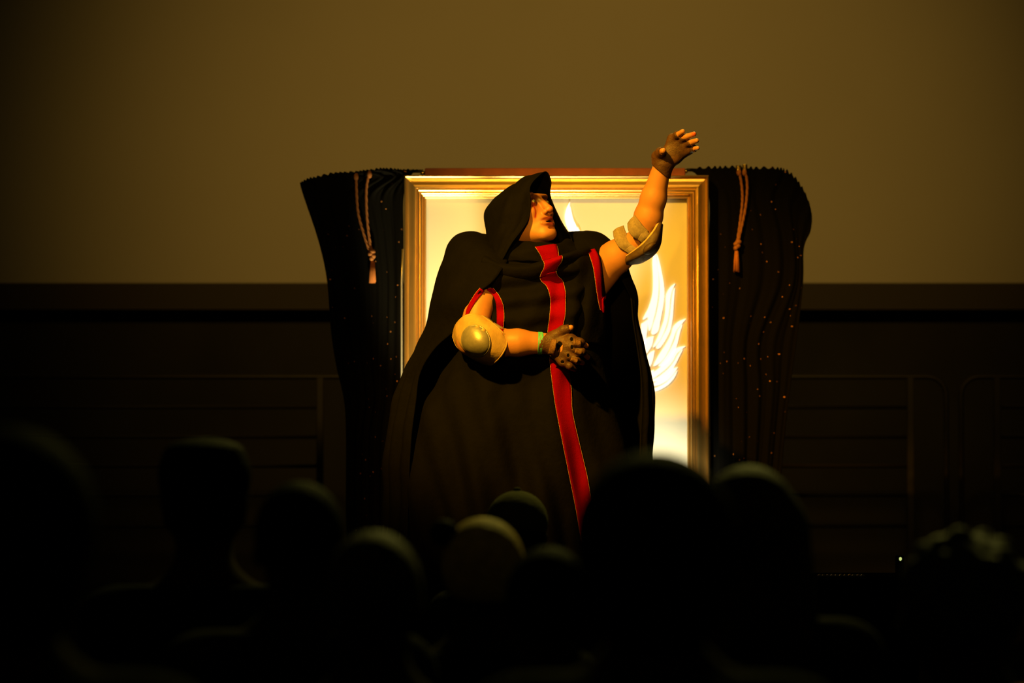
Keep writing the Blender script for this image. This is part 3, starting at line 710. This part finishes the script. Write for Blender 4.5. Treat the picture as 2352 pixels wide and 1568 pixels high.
def strip(name, left, right, bv, lift, nl=90, nw=7, mt='red', parent=perf, stitch=(True, True), fallback=9.85, smooth=2):
    Lp = crom(left, nl); Rp = crom(right, nl); G = np.zeros((nl, nw, 3))
    for i in range(nl):
        for j in range(nw):
            t = j / (nw - 1); p = Lp[i] * (1 - t) + Rp[i] * t; G[i, j] = onto(p[0], p[1], bv, lift, fallback)
    # ease the depth along the band so that it lies like cloth
    y = G[:, :, 1].copy()
    for _ in range(smooth):
        y[1:-1] = np.minimum(y[1:-1], (y[:-2] + y[2:]) / 2) * .5 + (y[:-2] + y[2:]) * .25
    ax = np.repeat(np.stack([Lp, Rp], 1).mean(1)[:, None], nw, 1)
    for i in range(nl):
        for j in range(nw):
            t = j / (nw - 1); p = Lp[i] * (1 - t) + Rp[i] * t; G[i, j] = P(p[0], p[1], y[i, j])
    o = sheet(name, G, M[mt], parent, .0022, 0)
    m = MB(); any_ = False
    for e, on in zip((0, nw - 1), stitch):
        if not on: continue
        any_ = True; c = G[:, e] + np.array([0, -.0016, 0]); ln = np.concatenate([[0], np.cumsum(np.linalg.norm(np.diff(c, axis=0), axis=1))])
        s = 0
        while s + .0030 < ln[-1]:
            pa = [np.interp(s + d, ln, c[:, k]) for d in (0,) for k in range(3)]; pb = [np.interp(s + .0030, ln, c[:, k]) for k in range(3)]
            m.tube([pa, pb], .00062, 4); s += .0046
    if any_: m.build('edge_stitching', M['stitch'], o, False)['kind'] = 'stuff'
    return o
strip('red_stripe', [(1229, 567), (1238, 580), (1244, 592), (1247, 604)], [(1278, 559), (1281, 570), (1283, 581), (1284, 592)], BV, .005, 40, 8, smooth=0)
strip('red_stripe', [(1248, 599), (1250, 606), (1249, 616), (1243, 627), (1240, 637)], [(1289, 585), (1292, 591), (1289, 602), (1281, 613), (1278, 624)], BVF, .004, 40, 8, smooth=0)
strip('red_stripe', [(1239, 633), (1243, 645), (1256, 658), (1263, 680), (1264, 700), (1262, 730), (1258, 765), (1262, 820), (1266, 860), (1274, 920), (1283, 970), (1297, 1040), (1306, 1085), (1322, 1165), (1338, 1260), (1360, 1400), (1400, 1690)],
      [(1277, 622), (1281, 633), (1293, 646), (1299, 672), (1299, 690), (1298, 725), (1292, 760), (1300, 815), (1306, 850), (1313, 900), (1315, 945), (1328, 1005), (1341, 1060), (1352, 1110), (1372, 1240), (1398, 1400), (1440, 1690)], BV, .006, 170, 8)
strip('slit_trim', [(1102, 661), (1090, 676), (1080, 692), (1072, 708), (1068, 726), (1066, 745)], [(1113, 668), (1099, 684), (1088, 699), (1079, 715), (1073, 730), (1071, 748)], BVS, .004, 40, 5, stitch=(True, False), smooth=0)
strip('slit_trim', [(1118, 664), (1131, 676), (1139, 695), (1141, 720), (1141, 745), (1140, 770)], [(1133, 661), (1147, 680), (1156, 702), (1158, 725), (1157, 745), (1155, 770)], BVS, .006, 40, 5, stitch=(False, True), smooth=0)
strip('slit_trim', [(1350, 574), (1356, 592), (1362, 612), (1366, 635), (1370, 665), (1375, 695), (1379, 712)], [(1366, 571), (1375, 588), (1380, 610), (1382, 635), (1383, 665), (1384, 692), (1388, 719)], BV, .005, 50, 5, stitch=(True, False), fallback=9.9)
strip('slit_trim', [(1383, 682), (1383, 695), (1385, 718)], [(1396, 661), (1393, 682), (1388, 719)], BV, .010, 20, 4, stitch=(False, False), fallback=9.95)

# ---- gloves
def glove(f, hand, wrist, palm, finger_cut, thumb_cut, holes, label, cuff=.018):
    D = hand.D - .0032; lo, h = hand.lo, hand.h
    ax = [lo[i] + h * np.arange(hand.n[i], dtype=np.float32) for i in range(3)]
    Q = np.stack(np.meshgrid(*ax, indexing='ij'), -1)
    ctr = sum(palm) / 4; d = ctr - wrist; L = np.linalg.norm(d); d = d / L
    D = np.maximum(D, -((Q - (wrist - d * cuff)) @ d))
    for p, n in finger_cut + thumb_cut:           # cut each finger of the glove at its own sphere
        D = np.maximum(D, n - np.linalg.norm(Q - p, axis=-1))
    for p, r in holes: 
        rr = np.array(r); D = np.maximum(D, (1 - np.linalg.norm((Q - p) / rr, axis=-1)) * rr.min())
    V, F = hand.mesh(D); o = nmesh('glove', V, F, M['leather'], perf); o['label'] = label
    if holes:  # dark patches filling the glove holes
        E = np.full(D.shape, 1., np.float32)
        for p, r in holes:
            rr = np.array(r) * 1.15; q = (Q - p) / rr; e = (np.linalg.norm(q, axis=-1) - 1) * rr.min()
            if r[0] > .008: e = np.maximum(e, (Q @ np.array([.8, 0, -.6])) - p @ np.array([.8, 0, -.6]) - .002)
            E = np.minimum(E, e)
        V, F = hand.mesh(np.maximum(hand.D - .0009, E)); nmesh('lining', V, F, M['robe'], o)
    return o
def tube_field_wrist(hand, W, E): hand.cap(W + (W - E) / np.linalg.norm(W - E) * .01, W - (W - E) / np.linalg.norm(W - E) * .03, .030, .031, .01)
tube_field_wrist(hA, wr, A_pts[-2]); tube_field_wrist(hB, wr2, B_pts[-2])
gl = glove(fA, hA, wr, A_palm, [(A_f[0][1][0], .022), (A_f[1][1][0], .0265), (A_f[2][1][0], .019), (A_f[3][1][0], .007)], [(A_t[2][0], .0115)],
      [(P(1313, 779, 9.739), (.0045, .008, .006)), (P(1314, 797, 9.732), (.0042, .008, .006)), (P(1305, 816, 9.738), (.0042, .008, .005)), (P(1292, 831, 9.748), (.0055, .009, .0042)), (P(1286, 797, 9.755), (.0105, .02, .017))],
      'worn brown fingerless glove with knuckle holes on the hand held to the belly', .004)
st = np.stack([crom([P(1259, 814, 9.756), P(1262, 800, 9.738), P(1265, 788, 9.734), P(1267, 778, 9.740)], 10), crom([P(1272, 816, 9.748), P(1275, 803, 9.728), P(1277, 790, 9.724), P(1279, 780, 9.730)], 10)], 0)
sheet('wrist_strap', np.stack([crom(st[:, j], 5) for j in range(10)], 1), M['leather2'], gl, .0025, 0)
for a0, a1, b0, b1 in (((1322, 801), (1338, 805), (1319, 812), (1334, 817)), ((1313, 820), (1329, 824), (1309, 829), (1325, 837)), ((1318, 777), (1335, 782), (1316, 795), (1334, 799))):
    g = []
    for t in np.linspace(0, 1, 7):
        row = []
        for s in np.linspace(0, 1, 6):
            p = (np.array(a0) * (1 - s) + np.array(a1) * s) * (1 - t) + (np.array(b0) * (1 - s) + np.array(b1) * s) * t
            row.append(P(p[0], p[1], 9.716 + .010 * (2 * t - 1) ** 2 + .006 * s))
        g.append(row)
    sheet('finger_sleeve', np.array(g), M['leather2'], gl, .002, 0)
glove(fB, hB, wr2, B_palm, [(B_f[0][1][0], .0225), (B_f[1][1][0], .030), (B_f[2][1][0], .024), (B_f[3][1][0], .016)], [(B_t[2][0], .0125)], [],
      'dark brown fingerless glove on the raised hand', .012)
# ribbon wound round the wrist
m = MB(); ax_ = (A_pts[-2] - wr) / np.linalg.norm(A_pts[-2] - wr); c0 = P(1240, 788, 9.786)
for k in range(6):
    q = []
    for t in np.linspace(0, 2 * math.pi, 25):
        n1 = np.cross(ax_, [0, 1, 0]); n1 /= np.linalg.norm(n1); n2 = np.cross(ax_, n1)
        q.append(c0 + ax_ * (-.0062 + .0025 * k + .0012 * math.sin(t * 2 + k)) + (.0330 + .0004 * (k % 2)) * (n1 * math.cos(t) + n2 * math.sin(t)))
    m.tube(q, .0016, 6, False)
m.build('wrist_ribbon', M['green_band'], perf)['label'] = 'green ribbon wound round the wrist'

# ---- elbow pads
def patch(rows, nu=28, nv=28): return loft([[P(*p) for p in r] for r in rows], nu, nv)
padrows = [[(1106, 726, 9.775), (1088, 722, 9.760), (1066, 728, 9.768), (1048, 747, 9.80), (1041, 772, 9.845)],
           [(1124, 738, 9.752), (1104, 742, 9.728), (1078, 756, 9.728), (1056, 778, 9.765), (1050, 794, 9.83)],
           [(1140, 751, 9.744), (1122, 764, 9.712), (1096, 784, 9.706), (1073, 802, 9.745), (1068, 810, 9.825)],
           [(1153, 763, 9.745), (1142, 784, 9.718), (1122, 806, 9.712), (1100, 822, 9.750), (1094, 826, 9.825)],
           [(1164, 772, 9.755), (1161, 796, 9.734), (1149, 818, 9.730), (1131, 835, 9.760), (1118, 836, 9.825)]]
G = patch(padrows); pad = sheet('elbow_pad', G, M['pad'], perf, .006, 0); pad['label'] = 'tan leather elbow pad with a domed metal cap'
rim = np.concatenate([G[0], G[1:, -1], G[-1, ::-1][1:], G[::-1, 0][1:]]); MB().tube(rim, .0042, 8, False).build('rolled_edge', M['pad'], pad)
NP_ = gnormals(G)
if NP_[14, 14, 1] > 0: NP_ = -NP_
# metal cap: domed disc following the pad
cp = []
for i in range(13):
    t = i / 12
    row = []
    for k in range(40):
        an = 2 * math.pi * k / 40; r = t
        px = 1093 + 32 * r * math.cos(an) * 1.0 + 3 * r * math.sin(an); py = 783 + 36 * r * math.sin(an)
        row.append((px, py, r))
    cp.append(row)
BVP = bvh_of([G]); W_ = np.zeros((13, 40, 3))
for i, row in enumerate(cp):
    for k, (px, py, r) in enumerate(row):
        p = onto(px, py, BVP, .005, 9.76); p[1] -= .010 * (1 - r * r) ** .5 if r < 1 else 0; W_[i, k] = p
cap_ = sheet('metal_cap', W_, M['cap'], pad, .003, 0, None, True)
cap_.modifiers.new('weld', 'WELD').merge_threshold = .0004; cap_.modifiers.move(1, 0)
MB().tube(np.concatenate([W_[-1], W_[-1, :1]]) + np.array([0, -.001, 0]), .0028, 7, False).build('cap_rim', M['cap'], cap_)
for px, py in ((1097, 751), (1110, 759)):
    p = onto(px, py, BVP, .011, 9.74); MB().tube([p + np.array([0, .006, 0]), p, p - np.array([0, .002, 0])], [.0065, .0065, .004], 14).build('rivet', M['pad'], cap_)
def band(rows, name, mt, parent, thick=.004): return sheet(name, patch(rows, 14, 14), M[mt], parent, thick, 0)
band([[(1104, 731, 9.80), (1108, 727, 9.782), (1112, 726, 9.79)], [(1116, 739, 9.785), (1121, 735, 9.772), (1125, 734, 9.785)], [(1128, 746, 9.785), (1131, 740, 9.78), (1134, 742, 9.80)]], 'strap', 'webbing', pad)
band([[(1128, 745, 9.772), (1132, 742, 9.762), (1136, 742, 9.775)], [(1142, 754, 9.768), (1145, 750, 9.758), (1150, 750, 9.77)], [(1152, 760, 9.77), (1156, 756, 9.762), (1160, 757, 9.775)]], 'strap', 'webbing', pad)

# pad on the raised arm, seen from its side
prow = [[(1440, 588, 9.862), (1437, 601, 9.862), (1441, 607, 9.91), (1452, 606, 9.96)],
        [(1462, 572, 9.822), (1466, 588, 9.818), (1470, 600, 9.87), (1474, 602, 9.94)],
        [(1481, 555, 9.806), (1492, 572, 9.804), (1500, 582, 9.855), (1502, 584, 9.93)],
        [(1500, 532, 9.804), (1510, 548, 9.804), (1516, 558, 9.855), (1516, 560, 9.92)],
        [(1513, 510, 9.822), (1519, 513, 9.826), (1521, 517, 9.87), (1518, 522, 9.91)]]
G2 = patch(prow); pad2 = sheet('elbow_pad', G2, M['pad_dark'], perf, .006, 0); pad2['label'] = 'dark elbow pad on the raised arm, seen edge on'
MB().tube(G2[:, 0], .0036, 8, False).build('rolled_edge', M['pad'], pad2)
cd = []
BV2 = bvh_of([G2])
for i in range(9):
    row = []
    for k in range(33):
        an = 2 * math.pi * k / 32; r = i / 8; ca, sa = math.cos(an), math.sin(an)
        px = 1493 + r * (17 * ca * .80 + 11 * sa * .60); py = 571 + r * (-17 * ca * .60 + 11 * sa * .80)
        p = onto(px, py, BV2, .004, 9.86); p[1] -= .012 * math.sqrt(max(0, 1 - r * r)); row.append(p)
    cd.append(row)
sheet('metal_cap', np.array(cd), M['pad_dark'], pad2, .003, 0)
band([[(1432, 518, 9.885), (1417, 524, 9.872), (1409, 531, 9.885)], [(1437, 533, 9.872), (1424, 541, 9.857), (1411, 548, 9.868)], [(1446, 548, 9.862), (1434, 557, 9.846), (1421, 566, 9.856)], [(1459, 556, 9.860), (1450, 565, 9.846), (1434, 576, 9.856)]], 'strap', 'webbing', pad2)
band([[(1456, 560, 9.850), (1444, 567, 9.842), (1434, 575, 9.852)], [(1463, 567, 9.848), (1452, 574, 9.841), (1444, 582, 9.852)], [(1470, 570, 9.850), (1460, 578, 9.845), (1452, 588, 9.856)]], 'strap', 'webbing', pad2)
band([[(1458, 494, 9.825), (1450, 502, 9.812), (1442, 513, 9.822)], [(1467, 506, 9.810), (1455, 518, 9.797), (1444, 530, 9.808)], [(1478, 520, 9.808), (1468, 531, 9.796), (1453, 543, 9.806)], [(1490, 532, 9.812), (1478, 541, 9.802), (1463, 549, 9.814)]], 'strap', 'webbing', pad2)
band([[(1480, 528, 9.806), (1472, 538, 9.798), (1465, 549, 9.808)], [(1488, 534, 9.806), (1480, 546, 9.800), (1473, 556, 9.812)], [(1494, 538, 9.812), (1487, 548, 9.808), (1481, 558, 9.820)]], 'strap', 'webbing', pad2)

# ------------------------------------------------------------------ case on the stage edge
cs = tag(empty('equipment_case'), 'low dark case on the stage at right with a knobbly pale edge', 'case')
a = P(1878, 1322, 9.35); b = P(2110, 1322, 9.35); zt = a[2]
MB().box((a[0], 9.35, STZ + .001), (b[0], 9.72, zt - .016), .006).build('body', M['case'], cs, False)
MB().box((a[0], 9.348, zt - .014), (b[0], 9.722, zt - .004), .003).build('lid', M['case'], cs, False)
m = MB(); x = a[0] + .006
while x < P(1985, 1322, 9.35)[0]: m.ball((x, 9.352, zt), (.0066, .006, .0052), 8, 6); x += .0125
m.build('edge_beading', M['trim'], cs)['kind'] = 'stuff'
rb = tag(empty('control_box'), 'tiny control box with a glowing green lamp on the dark case', 'box')  # small box carrying a glowing green dot
c = P(2068, 1283, 9.40)
MB().box((c[0] - .012, 9.40, zt - .004), (c[0] + .012, 9.43, c[2] + .009), .003).build('housing', M['case'], rb, False)
MB().ball((c[0], 9.398, c[2]), (.0042, .004, .0055), 12, 8).build('indicator_lamp', M['led'], rb)

# ------------------------------------------------------------------ audience
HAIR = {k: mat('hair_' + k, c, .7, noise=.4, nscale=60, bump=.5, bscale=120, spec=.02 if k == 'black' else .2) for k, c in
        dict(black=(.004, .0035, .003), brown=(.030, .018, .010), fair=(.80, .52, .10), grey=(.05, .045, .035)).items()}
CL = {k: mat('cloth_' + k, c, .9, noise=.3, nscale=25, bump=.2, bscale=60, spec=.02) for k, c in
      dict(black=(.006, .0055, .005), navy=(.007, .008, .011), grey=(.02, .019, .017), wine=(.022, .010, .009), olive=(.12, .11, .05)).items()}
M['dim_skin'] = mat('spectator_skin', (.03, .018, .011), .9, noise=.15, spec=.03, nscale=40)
def spectator(px, ptop, D, label, hair='black', style='short', cloth='black', yaw=0.0, hw=1.0, lift=0.0, shoulder=1.0):
    """standing spectator, back to the camera (faces the stage when yaw = 0); ptop is the row of the crown"""
    top = P(px, ptop, D); Ht = top[2] - lift; s = Ht / 1.75; root = empty('person', (top[0], D, 0)); tag(root, label, 'person', 'spectators standing before the stage')
    cz, sn = math.cos(yaw), math.sin(yaw)
    T = lambda x, y, z: np.array([x * cz - y * sn, x * sn + y * cz, z]) * s
    AX = np.array([[cz, sn, 0], [-sn, cz, 0], [0, 0, 1]])
    h = .009
    f = Field((-.38, -.38, -.02), (.38, .38, Ht + .08), h)
    hc = T(0, 0, 1.635)
    f.ell(hc + T(0, -.005, .02), np.array([.077 * hw, .096, .095]) * s, AX, .01).ell(hc + T(0, .035, -.045), np.array([.056, .058, .075]) * s, AX, .03)
    f.cap(hc + T(0, .085, .0), hc + T(0, .108, -.04), .011, .013, .012)
    for e in (-1, 1): f.ell(hc + T(e * .078 * hw, -.005, -.015), np.array([.010, .018, .030]) * s, AX, .008)
    f.cap(T(0, -.01, 1.56), T(0, -.025, 1.44), .058 * s, .066 * s, .03)
    c = Field((-.38, -.38, -.02), (.38, .38, Ht + .08), h); c2 = Field((-.38, -.38, -.02), (.38, .38, Ht + .08), h)
    for fd, i in ((f, 0), (c, .014)):
        fd.ell(T(0, -.01, 1.25), np.array([.165 * shoulder, .11, .20]) * s + i, AX, .05).ell(T(0, 0, .98), np.array([.155, .11, .12]) * s + i, AX, .05)
        for e in (-1, 1):
            shp = T(e * .185 * shoulder, -.02, 1.395); elb = T(e * .225 * shoulder, -.01, 1.10); wri = T(e * .20, .10, .90)
            fd.cap(T(0, -.03, 1.45), shp, .058 * s + i, .058 * s + i, .05).cap(shp, elb, .052 * s + i, .042 * s + i, .03).cap(elb, wri, .040 * s + i, .028 * s + i, .02)
            if i == 0:
                fd.cap(wri, wri + T(e * -.01, .05, -.07), .026, .022, .02)
                for k in range(4): fd.cap(wri + T(e * -.01, .035 + .018 * k, -.06), wri + T(e * -.02, .055 + .018 * k, -.14 + .008 * abs(k - 1)), .011, .009, .008)
                fd.cap(wri + T(e * -.02, .03, -.02), wri + T(e * -.045, .075, -.07), .013, .010, .01)
    for fd, i in ((f, 0), (c2, .012)):
        for e in (-1, 1):
            fd.cap(T(e * .085, 0, .92), T(e * .10, .01, .50), .085 * s + i, .058 * s + i, .03).cap(T(e * .10, .01, .50), T(e * .11, -.02, .10), .054 * s + i, .04 * s + i, .03)
            if i == 0: fd.cap(T(e * .11, -.03, .06), T(e * .13, .13, .045), .045 * s, .040 * s, .02)
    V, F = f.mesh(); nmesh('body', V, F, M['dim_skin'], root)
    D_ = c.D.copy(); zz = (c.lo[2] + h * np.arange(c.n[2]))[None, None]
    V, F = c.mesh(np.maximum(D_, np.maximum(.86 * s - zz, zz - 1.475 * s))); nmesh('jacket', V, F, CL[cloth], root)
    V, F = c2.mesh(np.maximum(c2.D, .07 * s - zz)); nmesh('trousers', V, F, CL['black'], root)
    g = Field((-.38, -.38, Ht - .75), (.38, .38, Ht + .14), .007)
    if style == 'cap':
        g.ell(hc + T(0, -.005, .035), np.array([.090, .108, .090]) * s, AX, .01)
        k = g.lo[2] + g.h * np.arange(g.n[2]); V, F = g.mesh(np.maximum(g.D, (hc[2] - .002) - k[None, None])); cp = nmesh('cap', V, F, CL['olive'], root); cp['label'] = 'dark rounded cap with a button on top'
        MB().ball(hc + T(0, -.005, .128), (.010, .010, .006)).build('cap_button', CL['olive'], cp)
        bb = np.array([hc + T(x, .09 + .055 * math.sqrt(max(0, 1 - (x / .08) ** 2)) * t, .01 - .012 * t) for t in np.linspace(0, 1, 5) for x in np.linspace(-.075, .075, 9)]).reshape(5, 9, 3)
        sheet('cap_brim', bb, CL['olive'], cp, .004, 0)
        g2 = Field((-.2, -.2, Ht - .4), (.2, .2, Ht + .1), .007); g2.ell(hc + T(0, -.015, .005), np.array([.082, .095, .085]) * s, AX, .01).ell(hc + T(0, .09, -.06), np.array([.07, .07, .11]) * s, AX, .01, True)
        V, F = g2.mesh(); nmesh('hair', V, F, HAIR[hair], root); return root
    vol = dict(short=(.084, .104, .100), flat=(.092, .105, .115), round=(.092, .108, .105), big=(.106, .112, .118), long=(.090, .106, .104), buns=(.088, .104, .098), curly=(.104, .112, .108))[style]
    g.ell(hc + T(0, -.012, .022), np.array([vol[0] * hw, vol[1], vol[2]]) * s, AX, .01)
    if style == 'flat':
        for e in (-1, 1): g.ell(hc + T(e * .045, -.01, .075), np.array([.052 * hw, .08, .052]) * s, AX, .02)
        g.ell(hc + T(0, -.01, .115), np.array([.082 * hw, .085, .030]) * s, AX, .02)
    if style == 'buns':
        bf = Field((-.2, -.2, Ht - .25), (.2, .2, Ht + .12), .006).ell(hc + T(-.084, -.02, .086), np.array([.032, .032, .030]) * s, AX, .008)
        V, F = bf.mesh(); nmesh('hair_bun', V, F, HAIR['black'], root)['label'] = 'dark hair bun'
    if style in ('long',):
        for e in (-1, 0, 1): g.cap(hc + T(e * .05, -.045, .0), hc + T(e * .085, -.06, -.34), .055 * s, .050 * s, .03)
    if style in ('big',):
        g.ell(hc + T(0, -.045, -.05), np.array([.088, .075, .11]) * s, AX, .03)
    if style == 'curly':
        r2 = np.random.default_rng(int(px))
        for k in range(70):
            u = r2.normal(size=3); u /= np.linalg.norm(u)
            if u[2] < -.55: continue
            g.ell(hc + T(0, -.012, .022) + T(*(u * np.array(vol) * .97)), np.array([.021, .021, .021]) * s, None, .008)
    fy = .105 if style in ('short', 'buns', 'flat', 'round') else .112
    g.ell(hc + T(0, fy, -.045), np.array([.070 * hw, .075, .105]) * s, AX, .012, True)
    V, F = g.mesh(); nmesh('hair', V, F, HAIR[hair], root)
    return root
spectator(20, 1025, 3.75, 'spectator at the far left edge, big dark head and shoulders nearest that corner', 'black', 'big', 'black', 0, 1.05)
spectator(470, 1016, 6.4, 'spectator with flat-topped dark hair standing tallest at left', 'black', 'flat', 'navy', .1, 1.0, .02)
spectator(690, 1112, 5.6, 'spectator with a smooth round dark head, right of the flat-topped one', 'black', 'short', 'grey', -.05, 1.02)
spectator(858, 1226, 4.9, 'low spectator with dark hair below the left curtain', 'brown', 'short', 'black', .1)
spectator(1108, 1192, 6.0, 'spectator with fair hair lit on top and a dark bun at its left', 'fair', 'buns', 'black', .12)
spectator(1188, 1134, 8.35, 'spectator in a rounded cap close to the stage', 'black', 'cap', 'grey', 0)
spectator(1262, 1262, 5.3, 'low spectator with dark hair between the cap and the big silhouette', 'black', 'short', 'navy', -.1)
spectator(1503, 1078, 4.1, 'large black silhouette of a spectator right of the red stripe, near the camera', 'black', 'big', 'black', 0, 1.05, .0, 1.0)
spectator(1715, 1080, 5.6, 'spectator with long straight hair below the right curtain', 'brown', 'long', 'grey', .25, 1.02)
spectator(2205, 1246, 5.0, 'spectator with curly hair at the lower right, turned to the left', 'grey', 'curly', 'black', 1.2, 1.0)
